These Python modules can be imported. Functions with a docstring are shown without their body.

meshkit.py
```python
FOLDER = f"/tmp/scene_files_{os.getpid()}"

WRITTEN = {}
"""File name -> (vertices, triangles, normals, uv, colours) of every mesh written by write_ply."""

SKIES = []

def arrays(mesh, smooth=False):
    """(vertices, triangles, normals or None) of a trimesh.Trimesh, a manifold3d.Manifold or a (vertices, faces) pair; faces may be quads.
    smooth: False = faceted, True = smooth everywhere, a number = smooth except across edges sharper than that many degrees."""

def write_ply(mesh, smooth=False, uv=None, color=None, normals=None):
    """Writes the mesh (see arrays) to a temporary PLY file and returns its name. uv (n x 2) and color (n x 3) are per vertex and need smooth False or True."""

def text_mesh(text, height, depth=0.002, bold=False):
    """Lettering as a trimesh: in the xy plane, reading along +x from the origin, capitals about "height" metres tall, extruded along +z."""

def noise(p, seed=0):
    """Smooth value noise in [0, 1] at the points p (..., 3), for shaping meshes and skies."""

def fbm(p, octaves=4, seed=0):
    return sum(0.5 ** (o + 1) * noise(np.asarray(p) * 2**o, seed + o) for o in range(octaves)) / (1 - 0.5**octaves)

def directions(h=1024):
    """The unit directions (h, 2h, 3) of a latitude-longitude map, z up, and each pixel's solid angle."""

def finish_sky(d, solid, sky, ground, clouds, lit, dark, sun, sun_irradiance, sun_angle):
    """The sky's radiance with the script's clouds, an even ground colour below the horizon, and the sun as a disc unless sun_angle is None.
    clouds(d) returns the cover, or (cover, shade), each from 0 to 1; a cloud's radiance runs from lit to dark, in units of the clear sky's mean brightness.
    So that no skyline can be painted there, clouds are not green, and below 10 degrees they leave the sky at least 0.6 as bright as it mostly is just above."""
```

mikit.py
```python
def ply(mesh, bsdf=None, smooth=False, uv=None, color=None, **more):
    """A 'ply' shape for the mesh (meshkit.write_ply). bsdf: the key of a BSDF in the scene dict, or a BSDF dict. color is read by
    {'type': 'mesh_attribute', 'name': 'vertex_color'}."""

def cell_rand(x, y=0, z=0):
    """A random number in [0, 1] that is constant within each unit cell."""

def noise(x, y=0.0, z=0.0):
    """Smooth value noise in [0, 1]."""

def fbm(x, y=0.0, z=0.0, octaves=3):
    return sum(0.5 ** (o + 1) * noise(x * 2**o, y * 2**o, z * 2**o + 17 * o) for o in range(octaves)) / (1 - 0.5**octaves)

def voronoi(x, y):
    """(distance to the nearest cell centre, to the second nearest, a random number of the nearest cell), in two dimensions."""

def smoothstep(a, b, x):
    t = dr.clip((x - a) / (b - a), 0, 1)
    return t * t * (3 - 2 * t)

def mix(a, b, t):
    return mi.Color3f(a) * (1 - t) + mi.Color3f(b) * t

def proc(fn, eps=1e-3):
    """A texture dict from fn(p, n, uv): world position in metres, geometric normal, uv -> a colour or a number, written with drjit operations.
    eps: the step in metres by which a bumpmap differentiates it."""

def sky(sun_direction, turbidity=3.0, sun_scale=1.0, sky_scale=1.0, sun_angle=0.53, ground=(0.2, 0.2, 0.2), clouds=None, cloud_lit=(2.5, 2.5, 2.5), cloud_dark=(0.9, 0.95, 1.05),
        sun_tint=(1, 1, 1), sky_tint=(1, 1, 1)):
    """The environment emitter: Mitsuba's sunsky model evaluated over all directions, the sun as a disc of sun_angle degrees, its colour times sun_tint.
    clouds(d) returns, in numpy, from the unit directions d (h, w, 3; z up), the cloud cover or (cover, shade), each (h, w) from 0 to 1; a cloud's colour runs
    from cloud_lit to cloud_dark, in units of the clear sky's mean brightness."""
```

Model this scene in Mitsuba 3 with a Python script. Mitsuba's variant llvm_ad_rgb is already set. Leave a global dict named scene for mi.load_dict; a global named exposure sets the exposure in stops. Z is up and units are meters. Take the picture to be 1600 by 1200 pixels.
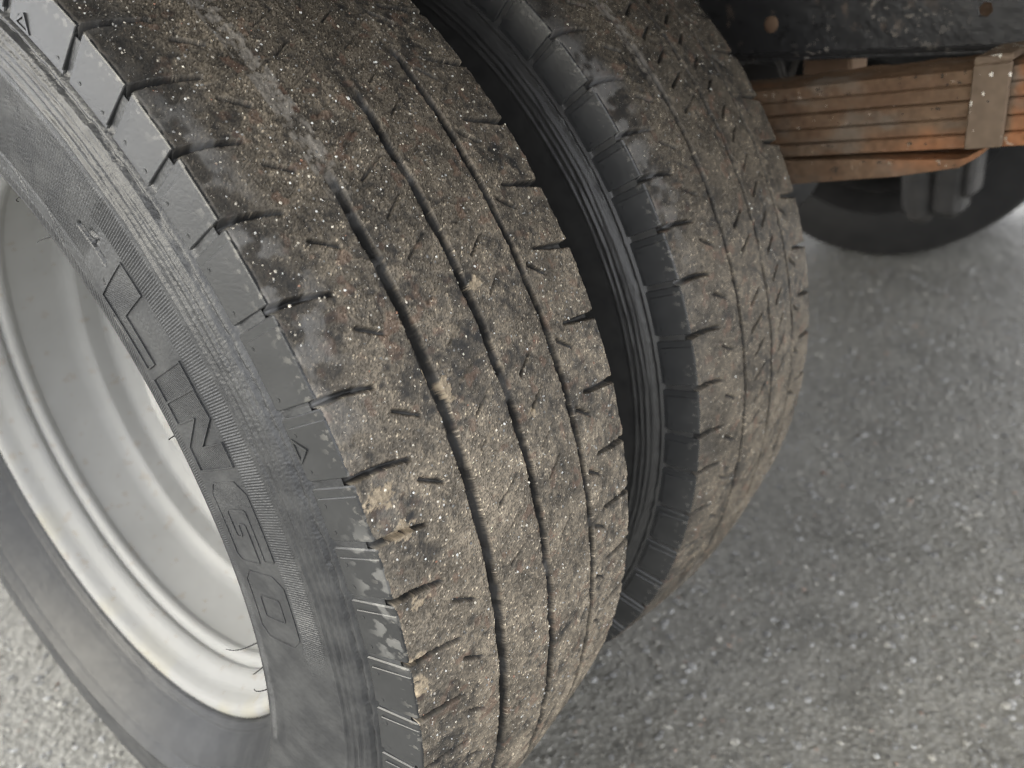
import math, numpy as np, trimesh, mitsuba as mi, mikit, meshkit
import drjit as dr
from shapely.geometry import Polygon, LineString, box as sbox, MultiPolygon
from shapely import affinity, union_all
from mikit import noise, fbm, voronoi, smoothstep, mix, proc, ply
T = mi.ScalarTransform4f
scene, labels = {}, {}
rng = np.random.default_rng(7)

# ------------------------------------------------------------------ camera, sky, exposure
# World: x runs along the wheel axle into the truck, -y is the truck's rear, z is up, origin = centre of the outer wheel.
R = 0.383
CAM = [-0.2776, -0.6268, 0.2863]
FWD = [0.66756836, 0.60972876, -0.42729769]
UPV = [0.39354538, 0.19821725, 0.89768143]
scene['camera'] = {'type': 'thinlens', 'fov': 2 * math.degrees(math.atan(800 / 1327.84)), 'fov_axis': 'x', 'near_clip': 0.02, 'far_clip': 200.0,
                   'aperture_radius': 0.0019, 'focus_distance': 0.43,
                   'to_world': T().look_at(origin=CAM, target=[a + b for a, b in zip(CAM, FWD)], up=UPV)}
scene['sky_light'] = mikit.sky([-0.78, 0.28, 0.42], turbidity=4, sun_scale=0.17, sun_angle=44, sun_tint=(0.84, 1.0, 1.22), clouds=lambda d: 1.0, cloud_lit=(2.26, 2.3, 2.38))
exposure = 3.9

# ------------------------------------------------------------------ helpers
def col(c): return {'type': 'rgb', 'value': list(c)}
def material(name, **k):
    k = {a: (col(b) if isinstance(b, tuple) else b) for a, b in k.items()}
    bump = k.pop('bump', None); scale = k.pop('bump_scale', 1.0)
    m = {'type': 'principled', **k}
    if bump is not None: m = {'type': 'bumpmap', 'arbitrary': bump, 'scale': scale, 'bsdf': m}
    scene[name] = {'type': 'twosided', 'bsdf': m}
def put(key, mesh, m, label=None, smooth=35, kind=None, color=None, **more):
    base, n = key, 0
    while key in scene:
        n += 1; key = f'{base}_{n:03d}'
    scene[key] = mesh if isinstance(mesh, dict) else ply(mesh, m, smooth=smooth, color=color, **more)
    if label or kind:
        labels[key] = {}
        if label: labels[key]['label'] = label
        if kind: labels[key]['kind'] = kind
    return key
def grid(P, close=False):
    n, m = P.shape[:2]
    i = np.arange(n if close else n - 1)[:, None]; j = np.arange(m - 1)[None]
    i2 = (i + 1) % n
    q = np.stack([i * m + j, i2 * m + j, i2 * m + j + 1, i * m + j + 1], -1).reshape(-1, 4)
    return P.reshape(-1, 3), np.vstack([q[:, [0, 1, 2]], q[:, [0, 2, 3]]])
def wheel_pt(th, r, x):                 # th in radians, 0 = straight to the rear, positive = up
    return np.stack(np.broadcast_arrays(x, -r * np.cos(th), r * np.sin(th)), -1)
def lathe(prof, n=160, x0=0.0):
    prof = np.asarray(prof, float); th = np.arange(n) * 2 * np.pi / n
    return trimesh.Trimesh(*grid(wheel_pt(th[:, None], prof[None, :, 1], prof[None, :, 0] + x0), True), process=False)
def bx(lo, hi, ch=0.0):
    lo, hi = np.asarray(lo, float), np.asarray(hi, float)
    if ch <= 0:
        return trimesh.creation.box(bounds=[lo, hi])
    pts = []
    for s in np.ndindex(2, 2, 2):
        for k in range(3):
            p = np.where(np.array(s) == 0, lo + ch, hi - ch); p[k] = lo[k] if s[k] == 0 else hi[k]; pts.append(p)
    return trimesh.Trimesh(pts).convex_hull
def tube(pts, r, n=6):
    pts = np.asarray(pts, float); r = np.broadcast_to(r, (len(pts),)); rings = []
    for i, p in enumerate(pts):
        d = pts[min(i + 1, len(pts) - 1)] - pts[max(i - 1, 0)]; d /= np.linalg.norm(d)
        a = np.cross(d, [0.31, 0.2, 0.93]); a /= np.linalg.norm(a); b = np.cross(d, a)
        t = np.arange(n) * 2 * np.pi / n
        rings.append(p + r[i] * (np.cos(t)[:, None] * a + np.sin(t)[:, None] * b))
    P = np.array(rings).transpose(1, 0, 2)
    return trimesh.Trimesh(*grid(P, True), process=False)
def cat(ms): return trimesh.util.concatenate(ms)
def n3(a, b, c=0.0, o=3, seed=0): return meshkit.fbm(np.stack(np.broadcast_arrays(a, b, c), -1), o, seed)
def sst(a, b, x):
    t = np.clip((x - a) / (b - a), 0, 1); return t * t * (3 - 2 * t)

# ------------------------------------------------------------------ materials
def asphalt_col(p, n, uv):
    d1, d2, c = voronoi(p.x * 135, p.y * 135)
    e1, e2, k = voronoi(p.x * 240 + 9, p.y * 240)
    big = fbm(p.x * 5, p.y * 5, 0.0, 3)
    stone = 0.85 * smoothstep(0.45, 0.2, d1) * smoothstep(0.35, 0.75, c)
    base = mix([0.175, 0.171, 0.154], [0.245, 0.239, 0.216], smoothstep(0.2, 0.8, fbm(p.x * 120, p.y * 120, 2.0, 4)))
    base = mix(base, [0.33, 0.32, 0.295], 0.7 * smoothstep(0.72, 0.95, k) * smoothstep(0.5, 0.2, e1))
    sc = mix([0.13, 0.128, 0.118], [0.36, 0.35, 0.318], noise(c * 97.0))
    sc = mix(sc, [0.30, 0.245, 0.21], smoothstep(0.94, 0.95, noise(c * 531.0)))
    out = mix(base, sc, stone)
    damp = smoothstep(0.58, 0.74, fbm(p.x * 7 + 3, p.y * 7, 5.0, 5))
    return out * (0.80 + 0.27 * big) * (1 - 0.22 * damp) * (0.8 + 0.4 * fbm(p.x * 260, p.y * 260, 7.0, 3))
def asphalt_bump(p, n, uv):
    d1, d2, c = voronoi(p.x * 135, p.y * 135)
    return (1 - dr.minimum(d1, 0.6)) * (0.4 + c) * 0.6 + fbm(p.x * 260, p.y * 260, 1.0, 2) * 0.7
material('asphalt', base_color=proc(asphalt_col), roughness=0.55, specular=0.5, bump=proc(asphalt_bump, 8e-4), bump_scale=0.0020)
material('stone_chip', base_color={'type': 'mesh_attribute', 'name': 'vertex_color'}, roughness=0.5, specular=0.5)
def rub_c(p, n, uv):
    f = fbm(p.x * 70, p.y * 70, p.z * 70, 4)
    g = fbm(p.x * 500, p.y * 500, p.z * 500, 2)
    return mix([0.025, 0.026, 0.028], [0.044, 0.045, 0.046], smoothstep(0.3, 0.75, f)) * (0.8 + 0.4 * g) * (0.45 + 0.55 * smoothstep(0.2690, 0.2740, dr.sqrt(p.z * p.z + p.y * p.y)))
def rub_b(p, n, uv): return fbm(p.x * 900, p.y * 900, p.z * 900, 3) + 0.7 * fbm(p.x * 160, p.y * 160, p.z * 160, 2)
def rub_r(p, n, uv): return 0.36 + 0.12 * fbm(p.x * 200, p.y * 200, p.z * 200 + 4, 3)
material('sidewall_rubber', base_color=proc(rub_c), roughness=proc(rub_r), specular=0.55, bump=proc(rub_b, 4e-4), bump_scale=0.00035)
material('inner_sidewall_rubber', base_color=proc(lambda p, n, uv: mix([0.026, 0.026, 0.027], [0.05, 0.05, 0.048], fbm(p.x * 90, p.y * 90, p.z * 90, 4))), roughness=0.42, specular=0.5)
def blk_c(p, n, uv):
    f = fbm(p.x * 60, p.y * 60 + 3, p.z * 60, 4)
    base = mix([0.020, 0.021, 0.022], [0.036, 0.037, 0.038], f)
    th = dr.atan2(p.z, -p.y); rr = dr.sqrt(p.z * p.z + p.y * p.y)
    zone = smoothstep(-0.02, 0.03, th) * smoothstep(0.24, 0.17, th) * smoothstep(0.3540, 0.3640, rr)
    spl = smoothstep(0.50, 0.60, fbm(p.x * 190, p.y * 130, p.z * 130, 3)) * zone
    base = mix(base, [0.17, 0.168, 0.16], spl * 0.6 * smoothstep(0.03, 0.02, p.x))
    dust = smoothstep(0.58, 0.7, fbm(p.x * 300, p.y * 300, p.z * 300, 3)) * smoothstep(0.364, 0.373, rr)
    return mix(base, [0.20, 0.19, 0.17], dust * 0.45)
material('block_rubber', base_color=proc(blk_c), roughness=0.33, specular=0.6, bump=proc(lambda p, n, uv: fbm(p.x * 800, p.y * 800, p.z * 800, 3), 4e-4), bump_scale=0.00012)
material('tread_rubber', base_color={'type': 'mesh_attribute', 'name': 'vertex_color'}, roughness=0.62, specular=0.4)
material('grit', base_color={'type': 'mesh_attribute', 'name': 'vertex_color'}, roughness=0.3, specular=0.6)
material('black_rubber', base_color=(0.022, 0.022, 0.022), roughness=0.6)
def rim_c(p, n, uv):
    f = fbm(p.x * 25, p.y * 25, p.z * 25, 4)
    rr = dr.sqrt(p.z * p.z + p.y * p.y)
    c = mix([0.222, 0.222, 0.214], [0.265, 0.265, 0.257], f)
    sp = smoothstep(0.66, 0.74, fbm(p.x * 130, p.y * 130, p.z * 130, 3))
    c = mix(c, [0.20, 0.16, 0.12], sp * 0.35)
    ylw = smoothstep(0.219, 0.232, rr) * smoothstep(0.45, 0.65, fbm(p.x * 30, p.y * 30 + 8, p.z * 30, 3))
    return mix(c, [0.26, 0.245, 0.185], ylw * 0.5)
material('rim_paint', base_color=proc(rim_c), roughness=0.52, metallic=0.0, specular=0.5,
         bump=proc(lambda p, n, uv: fbm(p.x * 90, p.y * 90, p.z * 90, 3), 1e-3), bump_scale=0.0004)
def leaf_c(p, n, uv):
    f = fbm(p.y * 28, p.z * 28, p.x * 28, 4); g = fbm(p.y * 220, p.z * 220, p.x * 220, 3)
    c = mix([0.19, 0.112, 0.066], [0.26, 0.172, 0.108], smoothstep(0.3, 0.7, f))
    rust = smoothstep(-0.36, -0.46, p.y) * smoothstep(0.150, 0.132, p.z) * smoothstep(0.108, 0.122, p.z)
    c = mix(c, [0.42, 0.185, 0.085], dr.minimum(rust * smoothstep(0.25, 0.6, f) + smoothstep(0.60, 0.75, f) * 0.4 + smoothstep(-0.486, -0.492, p.y) * 0.8, 1))
    c = mix(c, [0.26, 0.23, 0.19], smoothstep(0.5, 0.8, fbm(p.y * 35 + 5, p.z * 60, p.x * 35, 4)) * 0.6)
    sp = smoothstep(0.80, 0.84, fbm(p.y * 260 + 3, p.z * 260, p.x * 260, 2))
    c = mix(c, [0.05, 0.04, 0.03], sp * 0.85)
    w = smoothstep(0.80, 0.84, fbm(p.y * 220 + 40, p.z * 220, p.x * 220, 2))
    c = mix(c, [0.6, 0.52, 0.42], w * 0.6)
    return c * (0.46 + 0.36 * g)
material('rusty_leaf', base_color=proc(leaf_c), roughness=0.75, specular=0.3, bump=proc(lambda p, n, uv: fbm(p.x * 300, p.y * 300, p.z * 300, 3), 6e-4), bump_scale=0.0012)
def clip_c(p, n, uv):
    g = fbm(p.y * 160, p.z * 160, p.x * 160, 3)
    c = mix([0.125, 0.090, 0.062], [0.19, 0.140, 0.100], fbm(p.y * 30, p.z * 30, p.x * 30, 3))
    c = mix(c, [0.62, 0.58, 0.52], smoothstep(0.72, 0.76, fbm(p.y * 260, p.z * 150, p.x * 150 + 7, 2)) * smoothstep(0.14, 0.15, p.z))
    return mix(c, [0.05, 0.04, 0.035], smoothstep(0.78, 0.82, fbm(p.y * 220 + 9, p.z * 220, p.x * 220, 2))) * (0.8 + 0.4 * g)
material('rusty_clip', base_color=proc(clip_c), roughness=0.7, specular=0.3, bump=proc(lambda p, n, uv: fbm(p.x * 250, p.y * 250, p.z * 250, 3), 6e-4), bump_scale=0.001)
def rail_c(p, n, uv):
    f = fbm(p.y * 30, p.z * 30, p.x * 30, 4)
    c = mix([0.016, 0.016, 0.017], [0.034, 0.034, 0.034], f)
    near = smoothstep(-0.46, -0.33, p.y)
    m1 = smoothstep(0.66, 0.70, fbm(p.y * 210, p.z * 260, p.x * 100, 3)) * near * smoothstep(0.34, 0.52, fbm(p.y * 22, p.z * 22, 2.0, 3))
    c = mix(c, [0.30, 0.27, 0.23], m1 * 0.8)
    m2 = smoothstep(0.66, 0.80, fbm(p.y * 90 + 30, p.z * 60, 1.0, 4)) * near * 0.7
    c = mix(c, [0.16, 0.12, 0.09], m2 * 0.8)
    return mix(c, [0.012, 0.012, 0.012], smoothstep(0.68, 0.76, fbm(p.y * 150 + 7, p.z * 150, 3.0, 3)) * 0.8)
material('chassis_paint', base_color=proc(rail_c), roughness=0.5, specular=0.5, bump=proc(lambda p, n, uv: fbm(p.x * 120, p.y * 120, p.z * 120, 3), 8e-4), bump_scale=0.0015)
material('dark_metal', base_color=proc(lambda p, n, uv: mix([0.026, 0.026, 0.025], [0.07, 0.065, 0.058], fbm(p.x * 40, p.y * 40, p.z * 40, 4))), roughness=0.7)
material('greasy_black', base_color=proc(lambda p, n, uv: mix([0.008, 0.008, 0.008], [0.020, 0.019, 0.018], fbm(p.x * 30, p.y * 30, p.z * 30, 4))), roughness=0.65)
material('grey_metal', base_color=proc(lambda p, n, uv: mix([0.10, 0.10, 0.095], [0.20, 0.19, 0.17], fbm(p.x * 40, p.y * 40, p.z * 40, 4))), roughness=0.7)
material('rust_brown', base_color=proc(lambda p, n, uv: mix([0.13, 0.075, 0.045], [0.24, 0.16, 0.10], fbm(p.x * 60, p.y * 60, p.z * 60, 3))), roughness=0.8)
material('timber', base_color=proc(lambda p, n, uv: mix([0.10, 0.075, 0.05], [0.19, 0.14, 0.10], fbm(p.x * 8, p.y * 60, p.z * 60, 4))), roughness=0.8)

# ------------------------------------------------------------------ ground
GZ = -0.3805
def ground_h(x, y):
    return 0.0035 * (n3(x * 14, y * 14, 0, 3, 3) - 0.5) + 0.0022 * (n3(x * 90, y * 90, 0, 2, 5) - 0.5)
gx = np.concatenate([[-60, -12, -4, -1.6], np.arange(-0.9, 0.7, 0.005), np.arange(0.7, 2.5, 0.010), [2.6, 3, 4, 8, 20, 60]])
gy = np.concatenate([[-60, -20, -6, -2.5, -1.5], np.arange(-1.1, 0.75, 0.005), np.arange(0.75, 1.6, 0.015), [1.8, 2.5, 4, 9, 20, 60]])
X, Y = np.meshgrid(gx, gy, indexing='ij')
fade = sst(6, 2.4, np.abs(X)) * sst(6, 2.4, np.abs(Y))
put('asphalt_ground', grid(np.stack([X, Y, GZ + ground_h(X, Y) * fade], -1)), 'asphalt', smooth=True, kind='structure', label='coarse grey asphalt under and beside the parked truck')
def icos(n_sub=0):
    m = trimesh.creation.icosphere(subdivisions=n_sub); return np.array(m.vertices), np.array(m.faces)
IV, IF = icos(0)
def pebbles(c, size, colors, frame=None, flat=0.6, rg=rng):
    """A scatter of irregular chips: c (n,3) centres, size (n,), colours (n,3), frame (n,3) = the surface normals."""
    n = len(c)
    V = IV[None] * (1 + 0.35 * (rg.random((n, 12, 1)) - 0.5)) * size[:, None, None] * (0.7 + 0.6 * rg.random((n, 1, 3)))
    ang = rg.random(n) * 2 * np.pi; ca, sa = np.cos(ang)[:, None], np.sin(ang)[:, None]
    x = V[..., 0] * ca - V[..., 1] * sa; y = V[..., 0] * sa + V[..., 1] * ca; z = V[..., 2] * flat
    if frame is None: P = np.stack([x, y, z], -1)
    else:
        t = np.cross(frame, [0.2, 0.5, 0.84]); t /= np.linalg.norm(t, axis=1, keepdims=True); b = np.cross(frame, t)
        P = x[..., None] * t[:, None] + y[..., None] * b[:, None] + z[..., None] * frame[:, None]
    F = (IF[None] + 12 * np.arange(n)[:, None, None]).reshape(-1, 3)
    return ((P + c[:, None]).reshape(-1, 3), F), np.repeat(colors, 12, 0)
def chips(n, x0, x1, y0, y1, s0, s1):
    x, y = x0 + (x1 - x0) * rng.random(n), y0 + (y1 - y0) * rng.random(n)
    s = s0 + (s1 - s0) * rng.random(n) ** 2
    tint = rng.random(n)[:, None]; v = (0.14 + 0.20 * rng.random(n) ** 1.5)[:, None]
    c = v * np.where(tint < 0.03, [1.1, 0.85, 0.7], np.where(tint < 0.5, [1.0, 0.97, 0.88], [1, 1, 0.98]))
    return np.stack([x, y, GZ + ground_h(x, y) - s * 0.05], 1), s, c
parts = [chips(6500, -0.45, 0.6, -0.75, 0.6, 0.0016, 0.0052), chips(4500, 0.6, 1.7, -0.8, 0.3, 0.002, 0.006)]
m, c = pebbles(*[np.concatenate(a) for a in zip(*parts)])
put('gravel', m, 'stone_chip', smooth=False, kind='stuff', color=c, label='small pale stone chips set in the asphalt surface')

# ------------------------------------------------------------------ tyres
RAD = math.pi / 180
def fill_round(vis, step):
    vis = sorted(vis, reverse=True); span = 360 - (vis[0] - vis[-1]); k = int(round(span / step))
    return np.array(vis + [vis[-1] - span * i / k for i in range(1, k)])
L1 = fill_round([58.2, 50.3, 44.7, 39.4, 34.0, 27.9, 21.2, 15.6, 10.7, 6.0, 0.4, -5.2], 5.81)
R1 = fill_round([47.5, 41.5, 35.4, 29.4, 23.7, 17.1, 10.9, 5.0, -0.5], 5.79)
L2 = fill_round([42.5, 36.5, 30.7, 26.0, 20.8, 15.2, 9.4, 3.6, -2.1, -6.9, -12.8], 5.86)
R2 = fill_round([41, 35.4, 29.4, 23.7, 17.1, 10.9, 5.0, -0.5], 5.79)
XE, RE = 0.0942, 0.3738                       # the tread's edge
GROOVES = (-0.0385, 0.0005, 0.0450)
def crown(x): return R - (R - RE) * (np.abs(x) / XE) ** 1.45

def tread(seed, left, right, fine, th_lo, th_hi, nx, dth, coarse, fill, gw, gd, sw, sp, tan=1.0):
    """(theta, x, radius, dirt, depth) of a worn ribbed tread as height fields."""
    th = np.concatenate([np.arange(th_lo, th_hi, dth), np.arange(th_hi, th_lo + 360 - coarse * .5, coarse)])
    x = np.linspace(-XE, XE, nx)
    TH, XX = np.meshgrid(th, x, indexing='ij')
    s = TH * RAD * R
    jag = 0.5 * (n3(s * 260, XX * 260, seed, 2, 1) - 0.5)
    depth = np.zeros_like(TH)
    for k, gx_ in enumerate(GROOVES):
        wob = 0.0006 * (np.abs((TH / 5.7 + 0.3 * k) % 1 - 0.5) * 4 - 1) * (0.5, 1.0, 0.8)[k] + 0.0012 * (n3(s * 40, k, seed, 3, 2) - 0.5)
        w = gw[k] * (0.85 + 0.3 * n3(s * 30, k + 5, seed, 2, 4))
        d = np.abs(XX - gx_ - wob) - w + 0.0007 * jag
        full = gd - (gd - 0.0007) * fill(TH, k)
        full = full * (1 - 0.6 * sst(0.74, 0.84, n3(s * 45, k * 3.1, seed, 2, 6)))
        g = full * sst(0.0008, -0.0007, d)
        core = 0.0022 * sst(0.0004, -0.0004, np.abs(XX - gx_ - wob - 0.35 * w) - 0.00075) * (full > 0.003)
        depth = np.maximum(depth, g + core)
    def seg(a, xa, b, xb, w0, w1, dp, bend=0.0):
        """a slit from (a deg, xa) to (b deg, xb), half widths w0 to w1 (m), bending by bend degrees"""
        lo, hi = min(a, b) - 1.6 - abs(bend), max(a, b) + 1.6 + abs(bend)
        base = lo + ((th - lo) % 360 - 0)
        rows = np.nonzero(((th - lo) % 360) < (hi - lo))[0]
        if not len(rows): return
        cols = np.nonzero((x > min(xa, xb) - 0.005) & (x < max(xa, xb) + 0.005))[0]
        sub = np.ix_(rows, cols)
        t = np.clip((XX[sub] - xa) / (xb - xa), 0, 1)
        tc = a + (b - a) * t + bend * t * t
        dth_ = (TH[sub] - tc + 180) % 360 - 180
        dy = dth_ * RAD * R
        slope = math.hypot((b - a) * RAD * R, xb - xa) / abs(xb - xa)
        over = np.maximum(np.maximum(min(xa, xb) - XX[sub], XX[sub] - max(xa, xb)), 0)
        d = np.hypot(dy / slope, over) - (w0 + (w1 - w0) * t) + 0.0010 * jag[sub]
        dd = dp * sst(0.0005, -0.0004, d) * (1.0 - 0.45 * t)
        depth[sub] = np.maximum(depth[sub], dd)
    rg = np.random.default_rng(seed)
    ends = np.sort(left)
    for a in left:
        seg(a, -XE - 0.002, a + 0.1, -0.066 + 0.004 * (rg.random() - .5), 0.0016, 0.0008, 0.0065, -0.75)
        k = np.searchsorted(ends, a); prev = ends[k - 1] if k else ends[-1] - 360
        mid = a - (a - prev) * 0.58
        if rg.random() < 0.9: seg(mid + 0.55, -0.0635, mid - 0.55, -0.0520, 0.0007, 0.0009, 0.004)
        for f in (0.1, 0.6):
            u = a - (a - prev) * f
            if rg.random() < 0.75: seg(u + 0.2, -0.022 - 0.004 * rg.random(), u + 1.5, -0.010 + 0.003 * rg.random(), sw, sw * .8, sp * (0.4 + 0.6 * rg.random()))
    ends = np.sort(right)
    for a in right:
        seg(a - 0.2, XE + 0.002, a + 0.5, 0.0620, 0.0021, 0.0008, 0.0065, 0.2)
        k = np.searchsorted(ends, a); prev = ends[k - 1] if k else ends[-1] - 360
        seg(a - (a - prev) * 0.10 + .4, 0.0510, a - (a - prev) * 0.12 - .7, 0.0620, 0.0010, 0.0010, 0.004)
        for f in (0.15, 0.62):
            u = a - (a - prev) * f
            if rg.random() < 0.85: seg(u, 0.014, u + 1.25, 0.027, sw, sw, sp * (0.5 + 0.5 * rg.random()))
    # dirt caked on the raised faces
    patch = n3(s * 26, XX * 26, seed, 4, 8); fine_ = n3(s * 330, XX * 330, seed, 3, 9); mid_ = n3(s * 110, XX * 110, seed, 3, 10)
    grain = np.random.default_rng(seed + 1).random(TH.shape)
    dirt = sst(0.22, 0.60, patch * 0.35 + mid_ * 0.35 + fine_ * 0.36)
    face = 1 - sst(0.0006, 0.0022, depth)
    left_wear = sst(-0.060, -0.086, XX + 0.012 * (patch - 0.5))
    top = sst(12, 34, TH) * sst(75, 50, TH)
    dirt = dirt * (1 - 0.75 * left_wear * (0.35 + 0.65 * top)) * (0.04 + 0.96 * face)
    r = crown(XX) - depth + (0.0011 * dirt * (fine_ - 0.42) + 0.00055 * (grain - 0.5) * (0.3 + dirt)) * face + 0.0004 * (mid_ - .5)
    r = r - sst(XE - 0.0016, XE, np.abs(XX)) * 0.0009 * (1 + 1.6 * (n3(s * 180, XX * 20, seed, 3, 21) - .5))
    clump = np.zeros_like(TH)
    for (a, b, sa, sb, hgt) in fine:
        q = np.exp(-((((TH - a + 180) % 360 - 180) * RAD * R / sa) ** 2 + ((XX - b) / sb) ** 2)) * (0.25 + 1.5 * mid_ * fine_ ** .5)
        q = sst(0.34, 0.50, q * (0.30 + 1.1 * fine_ + 0.5 * grain)); clump = np.maximum(clump, q); r = r + hgt * q * (0.1 + 1.6 * fine_)
    rub = 0.022 + 0.030 * sst(0.4, 0.7, mid_) + 0.10 * left_wear * sst(0.42, 0.62, mid_) * sst(46, 38, TH) * sst(8, 20, TH)
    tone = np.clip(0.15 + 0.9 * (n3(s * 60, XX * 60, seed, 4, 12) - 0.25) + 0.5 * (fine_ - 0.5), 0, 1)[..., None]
    tone = tone * (0.55 + 0.45 * sst(40, 10, TH))[..., None]  # tan darkens towards the wheel top: upper tread shade painted into the dirt colour
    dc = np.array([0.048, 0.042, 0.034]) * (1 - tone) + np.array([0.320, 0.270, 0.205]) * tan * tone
    dc = np.where((grain > 0.985)[..., None], dc * 2.6, dc) * (0.38 + 1.24 * grain[..., None])
    red = sst(0.70, 0.78, n3(s * 150, XX * 150, seed, 2, 14))[..., None] * 0.35
    dc = dc * (1 - red) + np.array([0.17, 0.095, 0.065]) * red
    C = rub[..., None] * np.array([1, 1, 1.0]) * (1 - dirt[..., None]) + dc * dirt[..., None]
    dusty = (fill(TH, 0) * (np.abs(XX - GROOVES[0]) < 0.006) * sst(0.35, 0.6, fine_) * 0.8)[..., None]
    C = C * (1 - dusty) + np.array([0.20, 0.185, 0.165]) * dusty
    C = C * (1 - clump[..., None]) + clump[..., None] * np.array([0.30, 0.245, 0.175]) * (0.6 + 0.6 * fine_[..., None]) * (0.7 + 0.6 * grain[..., None])
    return th, x, r, np.clip(C, 0.004, 0.9), depth, dirt

def put_tread(wheel, x0, th, x, r, C, label):
    cuts = [0] + [int(np.argmin(np.abs(x - g))) for g in GROOVES] + [len(x) - 1]
    for k in range(4):
        a, b = cuts[k], cuts[k + 1] + 1
        P = wheel_pt(th[:, None] * RAD, r[:, a:b], x[None, a:b] + x0); c = C[:, a:b]
        if k == 0:      # the skirt below the tread's edge
            P = np.concatenate([wheel_pt(th[:, None] * RAD, np.minimum(r[:, :1] - 0.0005, RE) - np.array([[0.007, 0.0012]]), np.array([[-XE + 0.0022, -XE + 0.0002]]) + x0), P], 1)
            c = np.concatenate([c[:, :1] * .5, c[:, :1] * .5, c], 1)
        if k == 3:
            P = np.concatenate([P, wheel_pt(th[:, None] * RAD, r[:, -1:] - np.array([[0.001, 0.012, 0.026]]), np.array([[XE + 0.0006, XE + 0.0018, XE + 0.0040]]) + x0)], 1)
            e = np.full_like(c[:, -1:], 0.03); c = np.concatenate([c, e, e, e], 1)
        put(f'{wheel}__tread_rib', grid(P, True), 'tread_rubber', smooth=True, color=c.reshape(-1, 3), label=label[k] if label else None)

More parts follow.
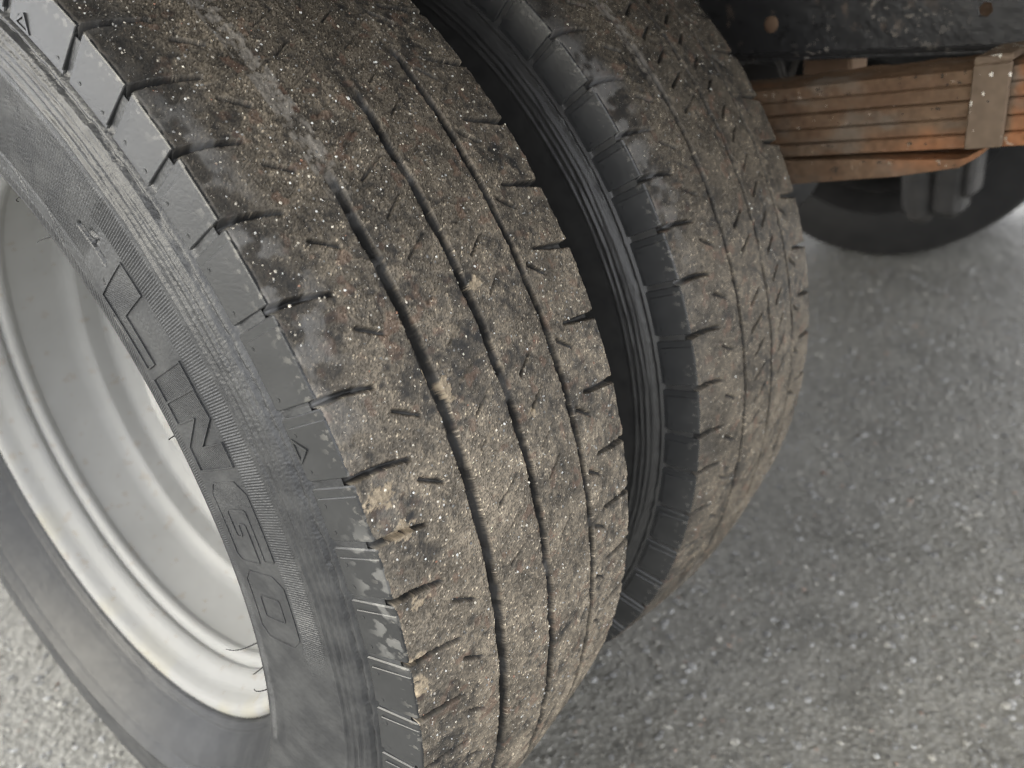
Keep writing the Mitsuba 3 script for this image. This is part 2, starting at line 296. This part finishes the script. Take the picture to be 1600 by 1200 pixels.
def put_grit(wheel, x0, th, x, r, depth, n, lo, hi, s0, s1, seed, xlo=-XE + .002, label=None):
    rg = np.random.default_rng(seed)
    i = np.nonzero((th > lo) & (th < hi))[0]
    a = i[rg.integers(0, len(i), n)]; j = rg.integers(np.searchsorted(x, xlo), len(x) - 2, n)
    keep = depth[a, j] < 0.0008; a, j = a[keep], j[keep]; n = len(a)
    s = s0 + (s1 - s0) * rg.random(n) ** 7
    t = th[a] * RAD
    N = np.stack([0 * t, -np.cos(t), np.sin(t)], 1)
    v = 0.12 + 0.6 * rg.random(n)[:, None] ** 1.8
    c = v * np.where(rg.random(n)[:, None] < 0.5, [1, 0.93, 0.80], [1, 1, 0.97])
    c = np.where(rg.random(n)[:, None] < 0.02, np.array([0.30, 0.16, 0.11]), c)
    P = wheel_pt(t, r[a, j] + s * 0.25, x[j] + x0)
    m, cc = pebbles(P, s, c, N, 0.75, rg)
    put(f'{wheel}__grit', m, 'grit', smooth=False, color=cc, kind='stuff', label=label)

# the sidewall: radius runs outwards from the bead; x(r) is the section
SR = np.array([0.2290, 0.2330, 0.2375, 0.2395, 0.2425, 0.250, 0.258, 0.2645, 0.2685, 0.2712, 0.2740, 0.2765, 0.284, 0.297, 0.311, 0.3262, 0.3310, 0.3345, 0.3385, 0.3415, 0.3450, 0.3480, 0.3500, 0.3580, 0.3692])
SX = np.array([-.0500, -.0600, -.0665, -.0725, -.0755, -.0875, -.0985, -.1060, -.1116, -.1140, -.1138, -.1135, -.1133, -.1123, -.1106, -.1081, -.1076, -.1066, -.1060, -.1047, -.1030, -.1010, -.0985, -.0971, -.0949])
def sidewall(seed, th_lo, th_hi, dth, coarse, dr_, marks=True):
    th = np.concatenate([np.arange(th_lo, th_hi, dth), np.arange(th_hi, th_lo + 360 - coarse * .5, coarse)])
    rr = np.arange(SR[0], SR[-1], dr_)
    TH, RR = np.meshgrid(th, rr, indexing='ij'); s = TH * RAD * 0.31
    from scipy.interpolate import PchipInterpolator
    x = PchipInterpolator(SR, SX)(RR)
    w = 0.0009 * (n3(s * 60, 0, seed, 4, 30) - .5)
    h = np.zeros_like(x)                                  # height outwards (towards -x)
    inb = lambda a, b: sst(a - .0004, a + .0004, RR) * sst(b + .0004, b - .0004, RR)
    if marks:
        fine = sst(th_lo, th_lo + 1, TH) * sst(th_hi, th_hi - 1, TH)
        ridge = np.abs(((TH / 0.255) % 1) - 0.5) * 2
        ridge = sst(0.35, 0.75, ridge)
        h += 0.00055 * sst(-9, 2, TH) * ridge * inb(0.3118, 0.3252) * fine * sst(45.5, 41, TH) * (0.55 + 0.45 * n3(s * 35, RR * 60, seed, 2, 33))
        obl = sst(0.35, 0.75, np.abs((((TH + (RR - 0.30) * 95) / 0.24) % 1) - 0.5) * 2)
        h += 0.0004 * obl * inb(0.2860, 0.3252) * fine * sst(41.2, 41.8, TH)
        h += 0.00036 * sst(.3, .7, np.abs((((TH - RR * 60) / 0.26) % 1) - 0.5) * 2) * inb(0.2725, 0.2768) * fine
        h += 0.00022 * obl * inb(0.2775, 0.2838) * fine
        def cut(pts, wd, dp):
            for (a0, r0), (a1, r1) in zip(pts[:-1], pts[1:]):
                ax, ay = a0 * RAD * .3, r0; bx_, by = a1 * RAD * .3, r1
                px, py = TH * RAD * .3, RR
                t = np.clip(((px - ax) * (bx_ - ax) + (py - ay) * (by - ay)) / ((bx_ - ax) ** 2 + (by - ay) ** 2), 0, 1)
                d = np.hypot(px - ax - t * (bx_ - ax), py - ay - t * (by - ay))
                h[:] -= dp * sst(wd, wd * .3, d + .0004 * (n3(s * 500, RR * 500, 0, 2, 40) - .5))
        cut([(43.4, .3000), (41.2, .3003), (39.3, .2990)], .0019, .0024)
        cut([(42.0, .3045), (41.0, .3060)], .0010, .0012); cut([(41.4, .3010), (40.7, .3050)], .0009, .0012)
        for q in ([(54, .2856), (51.4, .2803)], [(48.2, .2868), (44.7, .2772)], [(38.5, .2893), (35.6, .2785), (33, .2777)]): cut(q, .0007, .0007)
        # worn, unreadable moulded marks on the slope towards the rim
        rg = np.random.default_rng(5)
        for a in np.arange(-44, -70, -2.2):
            for q in range(2):
                a0 = a + rg.normal() * .4; r0 = .2505 + .004 * rg.random()
                b0 = a0 + rg.choice([0, 0, .9, -1.1]); r1 = r0 + .005 * rg.random() + .001
                ax, bx_ = a0 * RAD * .255, b0 * RAD * .255; px = TH * RAD * .255
                t = np.clip(((px - ax) * (bx_ - ax) + (RR - r0) * (r1 - r0)) / ((bx_ - ax) ** 2 + (r1 - r0) ** 2), 0, 1)
                h += .0012 * sst(.0010, .0004, np.hypot(px - ax - t * (bx_ - ax), RR - r0 - t * (r1 - r0)))
    for r0, a, wd in ((.2425, .0011, .0012), (.2462, .0004, .0006), (.2618, .0005, .0007), (.2655, .0006, .0008)): h += a * sst(wd, wd * .2, np.abs(RR - r0 - .0006 * (n3(s * 14, r0 * 900, seed, 2, 60) - .5)))
    # worn ridges and cracks towards the shoulder
    for r0, wd, a, sd in ((.3300, .0011, .0009, 1), (.3345, .0010, .0011, 2), (.3385, .0008, .0008, 3), (.3415, .0007, .0006, 4)):
        ww = .0011 * (n3(s * 45, sd * 3.3, seed, 4, 31) - .5)
        h += a * sst(wd, wd * .25, np.abs(RR - r0 - ww)) * (0.35 + 0.9 * n3(s * 50, sd, seed, 3, 32))
        h -= a * .8 * sst(wd * .7, 0, np.abs(RR - r0 - .0016 - ww)) * sst(.42, .6, n3(s * 28, sd + 9, seed, 3, 34))
    rc = .3456 + .0013 * (n3(s * 120, 4, seed, 4, 35) - .5)
    h -= .0020 * sst(.0011, .0004, np.abs(RR - rc)) * (0.6 + .6 * n3(s * 200, 2, seed, 2, 36))
    h += .0006 * (n3(s * 26, RR * 900, seed, 3, 37) - .5) * inb(.328, .349)
    h += .00012 * (n3(s * 900, RR * 900, seed, 2, 38) - .5) + .0005 * (n3(s * 12, RR * 20, seed, 3, 39) - .5)
    return trimesh.Trimesh(*grid(wheel_pt(TH * RAD, RR, x - h), True), process=False)

# shoulder blocks (thicker, smooth rubber between the lateral grooves)
def block_mesh(dt, gap, x0=0.0, at=0.0):
    """One block spanning dt degrees (groove taken off), centred on angle 'at'."""
    half = dt / 2 - gap / 2
    def slab(a0, a1, r0, r1, xo, xi, ch, tilt, n=5, cr=0.0):
        # section in (r, x): front face leans from xo at the foot to xo + tilt at the top
        sec = [(r0, xi), (r0, xo + ch), (r0 + ch, xo), (r1 - ch - cr, xo + tilt), (r1 - cr * .25, xo + tilt + ch + cr * .3), (r1, xo + tilt + ch + cr * 2.4), (r1, xi)]
        t = np.linspace(a0, a1, n); rows = []
        e = ch / R / RAD
        for tt, ins in [(a0, ch)] + [(u, 0) for u in np.concatenate([[a0 + e], t[1:-1], [a1 - e]])] + [(a1, ch)]:
            rows.append([(tt, min(max(r, r0 + ins * .5), r1 - ins * .5), x + (ins if i not in (0, 6) else 0)) for i, (r, x) in enumerate(sec)])
        A = np.array(rows); P = wheel_pt((A[..., 0] + at) * RAD, A[..., 1], A[..., 2] + x0)
        k = len(sec); v, f = P.reshape(-1, 3), []
        for i in range(len(A) - 1):
            for j in range(k):
                a, b = i * k + j, i * k + (j + 1) % k
                f += [[a, b, b + k], [a, b + k, a + k]]
        for o in (0, (len(A) - 1) * k): f += [[o, o + j, o + j + 1] for j in range(1, k - 1)]
        return trimesh.Trimesh(v, f, process=False)
    foot, top = .3480, RE - .0004
    a = slab(-half, half, foot, top, -.0998, -.0890, .0007, .0048, cr=.0006)
    b = slab(-half, half - .75, foot + .0034, top + .0001, -.1003, -.0940, .0004, .0050, cr=.0005)
    dots = []
    for aa in (-half + .75, half - 1.35):
        d = trimesh.creation.cylinder(.0011, .0012, sections=10); d.apply_transform(trimesh.transformations.rotation_matrix(math.pi / 2, [0, 1, 0]))
        t = (aa + at) * RAD; d.apply_translation([x0 - .0992, -(foot + .0062) * math.cos(t), (foot + .0062) * math.sin(t)]); dots.append(d)
    return cat([a, b] + dots)

def bolt_rim(name, x0, label=None):
    prof = [(-.0640, .2382), (-.0668, .2388), (-.0698, .2372), (-.0712, .2340), (-.0706, .2305), (-.0685, .2280), (-.0650, .2262), (-.0600, .2248), (-.0560, .2238), (-.0520, .2215), (-.0480, .2180),
            (-.0440, .2158), (-.0405, .2150), (-.0385, .2152), (-.0372, .2166), (-.0360, .2168), (-.0350, .2150), (-.0335, .2112), (-.0310, .2094), (-.0285, .2086), (-.0260, .2090), (-.0238, .2106), (-.0215, .2112), (-.0050, .2092), (.0120, .2060), (.0200, .2035),
            (.0245, .1990), (.0270, .1962), (.0300, .1950), (.0420, .1945), (.0470, .1932), (.0500, .1900), (.0520, .1870), (.0540, .1840)]
    put(f'{name}__rim', lathe(prof, 220, x0), 'rim_paint', smooth=55, label=label)
    put(f'{name}__rim_disc', lathe([(.0536, .1846), (.062, .176), (.074, .160), (.080, .140), (.080, .100), (.078, .078), (.060, .074), (.030, .068), (.010, .060), (.006, .040), (.006, .0005)], 96, x0), 'rim_paint', smooth=40)
    for k in range(6):
        nut = trimesh.creation.cylinder(.014, .022, sections=6); nut.apply_transform(trimesh.transformations.rotation_matrix(math.pi / 2, [0, 1, 0]))
        t = k * math.pi / 3 + .2; nut.apply_translation([x0 + .068, -.115 * math.cos(t), .115 * math.sin(t)]); put(f'{name}__wheel_nut', nut, 'dark_metal', smooth=False)

# ------------------------------------------------------------------ the truck's wheels
TR = 'truck'
labels[TR] = {'label': 'parked truck with dirty dual rear wheels, rusty leaf spring and black chassis rail', 'category': 'truck'}
W1, W2, OFF = 'truck__wheel', 'truck__wheel_001', 0.2802
labels[W1] = {'label': 'nearest outer wheel with silver rim and dirt-caked worn tyre'}
labels[W2] = {'label': 'inner wheel of the pair, behind the nearest one, with dirty tread'}
def fill1(TH, k): return (sst(31.5, 36, TH), sst(37, 40.5, TH), sst(41.5, 44, TH))[k]
def fill2(TH, k): return (sst(28, 40, TH) * .8, sst(33, 45, TH) * .7, sst(35, 50, TH) * .6)[k]
cl = [(19.6, -.0395, .004, .0032, .0006), (18.1, -.0335, .0065, .0036, .0007), (13.6, -.086, .006, .009, .0004), (-2.0, -.0915, .009, .005, .0008), (0.6, -.0905, .004, .006, .0005), (13.0, .013, .004, .003, .0003), (24, .006, .004, .005, .0003), (10.5, -.078, .006, .008, .0003), (5.0, -.083, .006, .006, .0003)]
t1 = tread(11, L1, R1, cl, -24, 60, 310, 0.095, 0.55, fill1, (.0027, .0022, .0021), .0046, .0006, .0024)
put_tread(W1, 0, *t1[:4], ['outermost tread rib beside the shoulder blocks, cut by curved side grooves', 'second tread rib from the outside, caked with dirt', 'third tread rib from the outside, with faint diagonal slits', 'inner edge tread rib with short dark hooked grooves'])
put_grit(W1, 0, t1[0], t1[1], t1[2], t1[4], 14000, -18, 58, .00012, .00078, 3, label='pale sand grains stuck in the dirt of the nearest tyre')
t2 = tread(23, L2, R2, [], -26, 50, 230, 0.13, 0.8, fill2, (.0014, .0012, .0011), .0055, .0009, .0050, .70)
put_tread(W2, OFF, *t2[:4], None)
put_grit(W2, OFF, t2[0], t2[1], t2[2], t2[4], 3600, -22, 48, .00014, .00080, 4)
carcass = [(-.0915, .3650), (-.080, .3668), (-.04, .3680), (.04, .3680), (.080, .3668), (.0985, .348), (.1010, .3450), (.1080, .3300), (.1120, .300), (.1125, .280), (.106, .264), (.088, .250), (.072, .240), (.066, .236), (.060, .229)]
for w, x0, sw, LL in ((W1, 0.0, sidewall(41, -22, 64, 0.064, 0.5, 0.00085), L1), (W2, OFF, sidewall(57, -30, 50, 0.2, 0.8, 0.0010, False), L2)):
    sw.apply_translation([x0, 0, 0])
    put(f'{w}__tyre_sidewall', sw, 'sidewall_rubber' if x0 == 0 else 'inner_sidewall_rubber', smooth=True, label='black outer sidewall with raised letters, fine ribs and cracked ridges' if x0 == 0 else None)
    put(f'{w}__tyre_carcass', lathe(carcass, 180, x0), 'black_rubber', smooth=30)
    srt = np.sort(LL)
    for i in range(len(srt)):
        a0, a1 = srt[i], srt[(i + 1) % len(srt)] + (360 if i == len(srt) - 1 else 0)
        put(f'{w}__shoulder_block', block_mesh(a1 - a0, 0.66, x0, (a0 + a1) / 2), 'block_rubber', smooth=28)
    bolt_rim(w, x0, 'silver-grey dished steel rim with ridged barrel' if x0 == 0 else None)

# raised letters on the outer sidewall: flat letter coordinates (u along the rim in degrees clockwise, v = radius 0.2815..0.3095)
def letter_mesh(poly, a_start, r_base=.2815, hatch=0.0, hgt=.00075, face=True):
    """poly in (degrees, metres of radius); outlined, with fine hatching on its face"""
    from scipy.interpolate import PchipInterpolator
    sect = PchipInterpolator(SR, SX)
    k = RAD * .296                                     # degrees -> metres, to hatch in true size
    P = affinity.scale(poly, k, 1, origin=(0, 0))
    if not face: P = P.buffer(-.0015).buffer(.0030).buffer(-.0015)
    pieces = []
    def raise_(g, z0, z1):
        for q in getattr(g, 'geoms', [g]):
            if q.is_empty or q.area < 2e-7: continue
            m = trimesh.creation.extrude_polygon(q, z1 - z0, engine='earcut').subdivide_to_size(.0035)
            v = np.array(m.vertices); a = (a_start - v[:, 0] / k) * RAD; r = r_base + v[:, 1]
            w = wheel_pt(a, r, sect(r) - (z0 + v[:, 2]))
            pieces.append(trimesh.Trimesh(w, m.faces, process=False))
    raise_(P, -.0004, hgt * .12)
    raise_(P.difference(P.buffer(-.0006)), -.0004, hgt)
    x0, y0, x1, y1 = P.bounds
    st = [sbox(-.1, u, .2, u + .0007) for u in np.arange(-.08, .12, .00125)]
    st = affinity.rotate(MultiPolygon(st), hatch, origin=(0, 0))
    if face: raise_(P.buffer(-.0004).intersection(st), 0, hgt * .25)
    return cat(pieces)
H = .0290
LET = {'L': Polygon([(0, 0), (0, H), (3.4, H), (3.4, .0085), (8.6, .0085), (8.6, 0)]),
       'I': Polygon([(0, 0), (0, H * .98), (2.7, H * .98), (2.7, 0)]),
       'N': Polygon([(0, 0), (0, H * .96), (3.0, H), (5.2, .0125), (5.2, H), (7.6, H), (7.6, 0), (4.9, 0), (2.5, .0165), (2.5, 0)]),
       'G': Polygon([(1.2, 0), (0, .005), (0, H - .006), (1.4, H), (8.4, H), (8.4, H - .0075), (3.0, H - .0075), (3.0, .0075), (5.8, .0075), (5.8, .0115), (4.4, .0115), (4.4, .0175), (8.8, .0175), (8.8, .0035), (8.1, 0)]),
       'O': Polygon([(1.2, 0), (0, .005), (0, H - .006), (1.2, H), (7.2, H), (8.4, H - .006), (8.4, .005), (7.2, 0)], [[(2.9, .0075), (5.5, .0075), (5.5, H - .0075), (2.9, H - .0075)]])}
for ch, a, ht, q in (('L', 37.9, 40, 1), ('I', 28.3, 35, 1), ('N', 25.8, 30, 1), ('G', 16.9, 25, .5), ('O', 7.0, 20, .4)):
    put(f'{W1}__letter', letter_mesh(LET[ch], a, hatch=ht, hgt=.0010 * q, face=q == 1), 'sidewall_rubber', smooth=False, label=f'raised hatched letter {ch} on the sidewall')
# small raised triangles on two shoulder blocks
for a in (18.4, 55.8):
    tri = LineString([(-.9, 0), (.9, 0), (0, .0062), (-.9, 0)])
    tri = affinity.scale(tri, RAD * .352, 1, origin=(0, 0)).buffer(.0006)
    m = trimesh.creation.extrude_polygon(tri, .0012, engine='earcut'); v = np.array(m.vertices)
    v = wheel_pt(a * RAD - v[:, 0] / .352, .3515 + v[:, 1], -.1004 + .0043 * v[:, 1] / .026 - v[:, 2] + .0006)
    put(f'{W1}__wear_mark', trimesh.Trimesh(v, m.faces, process=False), 'block_rubber', smooth=False, label='small raised triangle mark on a shoulder block')
# thin rubber vent hairs on the lip over the rim
for (a0, r0, a1, r1) in ((-4.5, .2690, -11.5, .2320), (-8.5, .2690, -11.6, .2580), (46.9, .2705, 49.7, .2520), (22.4, .2705, 22.1, .2610), (53.0, .2705, 53.4, .2650), (-12.5, .2690, -15, .2560)):
    pts = [wheel_pt((a0 + (a1 - a0) * t) * RAD, r0 + (r1 - r0) * t, -.1128 - .002 * math.sin(3 * t)) for t in np.linspace(0, 1, 7)]
    put(f'{W1}__vent_hair', tube(pts, np.linspace(.00045, .00022, 7)), 'black_rubber', smooth=True)

# far pair of wheels on the other side of the axle
far_tyre = [(-.066, .236), (-.09, .250), (-.112, .275), (-.112, .31), (-.104, .345), (-.096, .372), (-.0905, .3745), (-.041, .3815), (-.0405, .376), (-.0365, .376), (-.036, .3818), (-.002, .3828), (-.0015, .377), (.0015, .377), (.002, .3828), (.042, .3815), (.0425, .376), (.0465, .376), (.047, .381), (.0905, .3745), (.096, .372), (.104, .345), (.112, .31), (.112, .275), (.09, .25), (.066, .236)]
for nme, x0 in (('truck__wheel_002', 1.772), ('truck__wheel_003', 2.052)):
    put(f'{nme}__tyre', lathe(far_tyre, 128, x0), 'greasy_black', smooth=30)
    put(f'{nme}__rim', lathe([(a, b) for a, b in [(-.07, .237), (-.06, .226), (-.03, .212), (.03, .205), (.06, .20), (.07, .19), (.075, .15), (.06, .11), (.06, .001)]], 80, x0), 'greasy_black', smooth=40)
labels['truck__wheel_002'] = {'label': 'dark far-side wheel seen under the leaf spring, standing on the asphalt'}
labels['truck__wheel_003'] = {'label': 'outermost far-side wheel, beyond the dark one under the spring'}

# ------------------------------------------------------------------ axle, springs, chassis
axle = lathe([(.36, .001), (.36, .05), (.40, .058), (.78, .060), (.88, .10), (.96, .128), (1.05, .128), (1.13, .10), (1.22, .060), (1.62, .058), (1.66, .05), (1.66, .001)], 64)
put(f'{TR}__axle', axle, 'greasy_black', smooth=30, label='dark axle tube between the two wheel pairs')
def leaf_bar(xa, xb, ys, zb, zt, ch=.0012):
    """a curved bar: width xa..xb, lower and upper height along y"""
    sec = lambda b, t: [(xa + ch, b), (xb - ch, b), (xb, b + ch), (xb, t - ch), (xb - ch, t), (xa + ch, t), (xa, t - ch), (xa, b + ch)]
    P = np.array([[(x, y, z) for x, z in sec(b, t)] for y, b, t in zip(ys, zb, zt)]).transpose(1, 0, 2)
    m = trimesh.Trimesh(*grid(P, True), process=False)
    k = len(ys); cap = [[j * k for j in (0, i, i + 1)] for i in range(1, 7)] + [[j * k + k - 1 for j in (0, i + 1, i)] for i in range(1, 7)]
    return trimesh.Trimesh(m.vertices, np.vstack([m.faces, cap]), process=False)
def arch(y): return .1405 + .0000 + .075 * (np.abs(y) - .0) + .012 * np.abs(y) ** 2      # the underside height of the main stack's second leaf
for nm, xa in (('truck__leaf_spring', .450), ('truck__leaf_spring_001', 1.522)):
    xb = xa + .068
    labels[nm] = {'label': 'rusty brown leaf spring running back from behind the tyre' if xa < 1 else 'leaf spring of the far side, hidden behind the chassis'}
    ends = [(-.95, .80), (-.90, .78), (-.72, .66), (-.62, .56), (-.54, .48)]
    z0 = np.array([.1660, .1545, .1420, .1300, .1190])       # undersides at y = -0.30
    thick = (.0112, .0110, .0118, .0112, .0102)
    for k, (ya, yb) in enumerate(ends):
        ys = np.linspace(ya, yb, 40); rise = lambda y: .082 * (np.abs(y) - .30) + (np.abs(y) < .3) * 0
        rs = np.where(np.abs(ys) > .12, rise(ys), rise(np.array([.12]))[0] - .0)
        zb = z0[k] + rs
        wob = .0004 * (n3(ys * 60, k, 0, 2, 50) - .5)
        put(f'{nm}__leaf', leaf_bar(xa + .0012 * (k % 2), xb, ys, zb + wob, zb + thick[k] + wob), 'rusty_leaf', smooth=30, label='top leaf with a thick crust of dirt' if k == 0 and xa < 1 else None)
    # crust of dirt on the top leaf
    ys = np.linspace(-.9, .5, 260); xs = np.linspace(xa + .0005, xb - .001, 22)
    YY, XX_ = np.meshgrid(ys, xs, indexing='ij')
    zt = z0[0] + thick[0] + np.where(np.abs(YY) > .12, .082 * (np.abs(YY) - .3), .082 * (.12 - .3)) + .0006 + .0045 * n3(YY * 70, XX_ * 70, 0, 4, 51) * sst(xa + .0005, xa + .006, XX_)
    put(f'{nm}__dirt_crust', grid(np.stack([XX_, YY, zt], -1)), 'rusty_leaf', smooth=True)
    # lowest leaf: tapers to a bevelled, upturned end
    ys = np.array([-.4735, -.4700, -.4630, -.4570, -.440, -.411, -.384, -.350, -.319, -.28, -.22, -.12, .0, .12, .22, .384, .457])
    zt = np.interp(ys, [-.4735, -.470, -.459, -.44, -.384, -.308, -.12, .12, .457], [.1335, .1310, .1238, .1228, .1212, .1172, .104, .104, .125])
    zb = np.interp(ys, [-.4735, -.470, -.457, -.411, -.319, -.12, .12, .457], [.1300, .1262, .1172, .1082, .0965, .082, .082, .116])
    put(f'{nm}__leaf', leaf_bar(xa, xb, ys, zb, zt, .0006), 'rusty_leaf', smooth=20, label='lowest leaf with a thin bevelled end' if xa < 1 else None)
    # clip strap round the stack
    y0, y1 = -.4855, -.4600
    bar = cat([bx([xa - .0055, y0, .1335], [xa - .0005, y1, .1945], .0012), bx([xa - .0055, y0, .1945], [xb + .005, y1, .2000], .0012), bx([xb + .0005, y0, .1335], [xb + .0055, y1, .1945], .0012)])
    sh = lambda v: np.c_[v[:, 0], v[:, 1], v[:, 2] + (-.4728 - v[:, 1]) * .10]
    bar = trimesh.Trimesh(sh(np.array(bar.vertices)), bar.faces, process=False)
    put(f'{nm}__clip', bar, 'rusty_clip', smooth=25, label='rusty strap clip wrapped round the leaves' if xa < 1 else None)
    fold = bx([xa - .002, -.4700, .1310], [xb, -.4600, .1375], .001)
# chassis rails: web with a hole, flanges
for nm, xw, sgn in (('truck__chassis_rail', .530, 1), ('truck__chassis_rail_001', 1.510, -1)):
    labels[nm] = {'label': 'black chassis rail with flaking mud spots, above the leaf spring' if sgn > 0 else 'far chassis rail, hidden behind the near one'}
    web = Polygon([(-1.0, .1985), (2.2, .1985), (2.2, .405), (-1.0, .405)])
    hole = Polygon([(-.4440 + .0062 * math.cos(t), .2243 + .0062 * math.sin(t)) for t in np.arange(6) * math.pi / 3 + .2])
    hole2 = Polygon([(-.62 + .009 * math.cos(t), .30 + .009 * math.sin(t)) for t in np.arange(24) * math.pi / 12])
    m = trimesh.creation.extrude_polygon(web.difference(hole).difference(hole2), .006, engine='earcut')
    v = np.array(m.vertices); m = trimesh.Trimesh(np.c_[xw + sgn * (v[:, 2]), v[:, 0], v[:, 1]], m.faces, process=False)
    put(f'{nm}__web', m, 'chassis_paint', smooth=False)
    a, b = sorted((xw + sgn * .002, xw + sgn * .065))
    put(f'{nm}__flange', bx([a, -1.0, .1905], [b, 2.2, .1983], .001), 'chassis_paint', smooth=20)
    put(f'{nm}__flange', bx([a, -1.0, .4053], [b, 2.2, .4130], .001), 'chassis_paint', smooth=20)
    # rounded bend between web and lower flange
    t = np.linspace(math.pi, 1.5 * math.pi, 7); sec = np.stack([xw + sgn * (.008 + .008 * np.cos(t)), .1985 + .008 * np.sin(t) ], 1)
    P = np.array([[(x, y, z) for y in np.linspace(-1.0, 2.2, 30)] for x, z in sec])
    put(f'{nm}__flange_bend', grid(P), 'chassis_paint', smooth=True)
# rust-coloured rivet head on the near rail
riv = trimesh.creation.icosphere(subdivisions=3); riv.apply_scale([.0025, .0068, .0075]); riv.apply_translation([.5302, -.2655, .2232])
put('truck__chassis_rail__rivet', riv, 'rust_brown', smooth=True, label='rust-brown rivet head on the rail')
# small bracket pieces seen in the dark gap under the rail
put(f'{TR}__bracket', cat([tube([(.60, -.240, .190), (.60, -.252, .160), (.60, -.254, .130)], .0035, 8), tube([(.60, -.264, .190), (.60, -.253, .160)], .003, 8)]), 'grey_metal', smooth=30, label='thin grey bracket in the gap under the rail')
put(f'{TR}__bump_stop', bx([.575, -.325, .150], [.62, -.278, .1903], .003), 'rust_brown', smooth=20, label='brown block in the gap between rail and spring')
# shock absorber and hanger on the far side
put(f'{TR}__shock_absorber', cat([tube([(1.50, -.135, -.02), (1.50, -.150, -.200), (1.50, -.156, -.222), (1.50, -.160, -.236)], [.034, .034, .028, .010], 20)]), 'dark_metal', smooth=40, label='hazy grey damper body hanging on the far side')
put(f'{TR}__spring_hanger', cat([bx([1.46, -.232, -.215], [1.54, -.178, .02], .012), bx([1.46, -.250, -.175], [1.54, -.230, .02], .008)]), 'dark_metal', smooth=30, label='hazy grey bracket hanging beside the damper')

# cargo body above: planked floor on cross members, all out of the frame overhead, shading the wheels
for i in range(9):
    x0 = -.265 + i * .2720
    put('truck__cargo_body__floor_plank', bx([x0, -1.32, .590], [x0 + .2690, 2.6, .625], .002), 'timber', smooth=20)
for y in np.arange(-1.27, 2.5, .52):
    put('truck__cargo_body__cross_member', bx([-.22, y, .516], [2.17, y + .06, .5897], .003), 'chassis_paint', smooth=20)
put('truck__cargo_body__side_sill', bx([-.290, -1.32, .470], [-.2655, 2.6, .70], .003), 'chassis_paint', smooth=20)
put('truck__cargo_body__side_sill', bx([2.185, -1.32, .470], [2.210, 2.6, .70], .003), 'chassis_paint', smooth=20)
labels['truck__cargo_body'] = {'label': 'wooden cargo floor above the wheels, out of view overhead'}

# unseen wheel guard added over the pair of wheels to shade the upper tread
th = np.linspace(47, 168, 60) * RAD
P = wheel_pt(th[:, None], np.array([[.452, .456, .462, .466, .466, .462, .456, .452, .449, .452]]), np.array([[-.098, -.100, -.100, -.098, .398, .400, .400, .398, .15, -.098]]))
put('truck__shade_mudguard', grid(P), 'black_rubber', smooth=40, label='added black guard arching over the dual wheels, unseen, there to shade the tread')
put('truck__shade_mudguard__stay', tube([(.30, -.10, .455), (.42, -.10, .47), (.531, -.10, .39)], .010, 10), 'dark_metal', smooth=40)
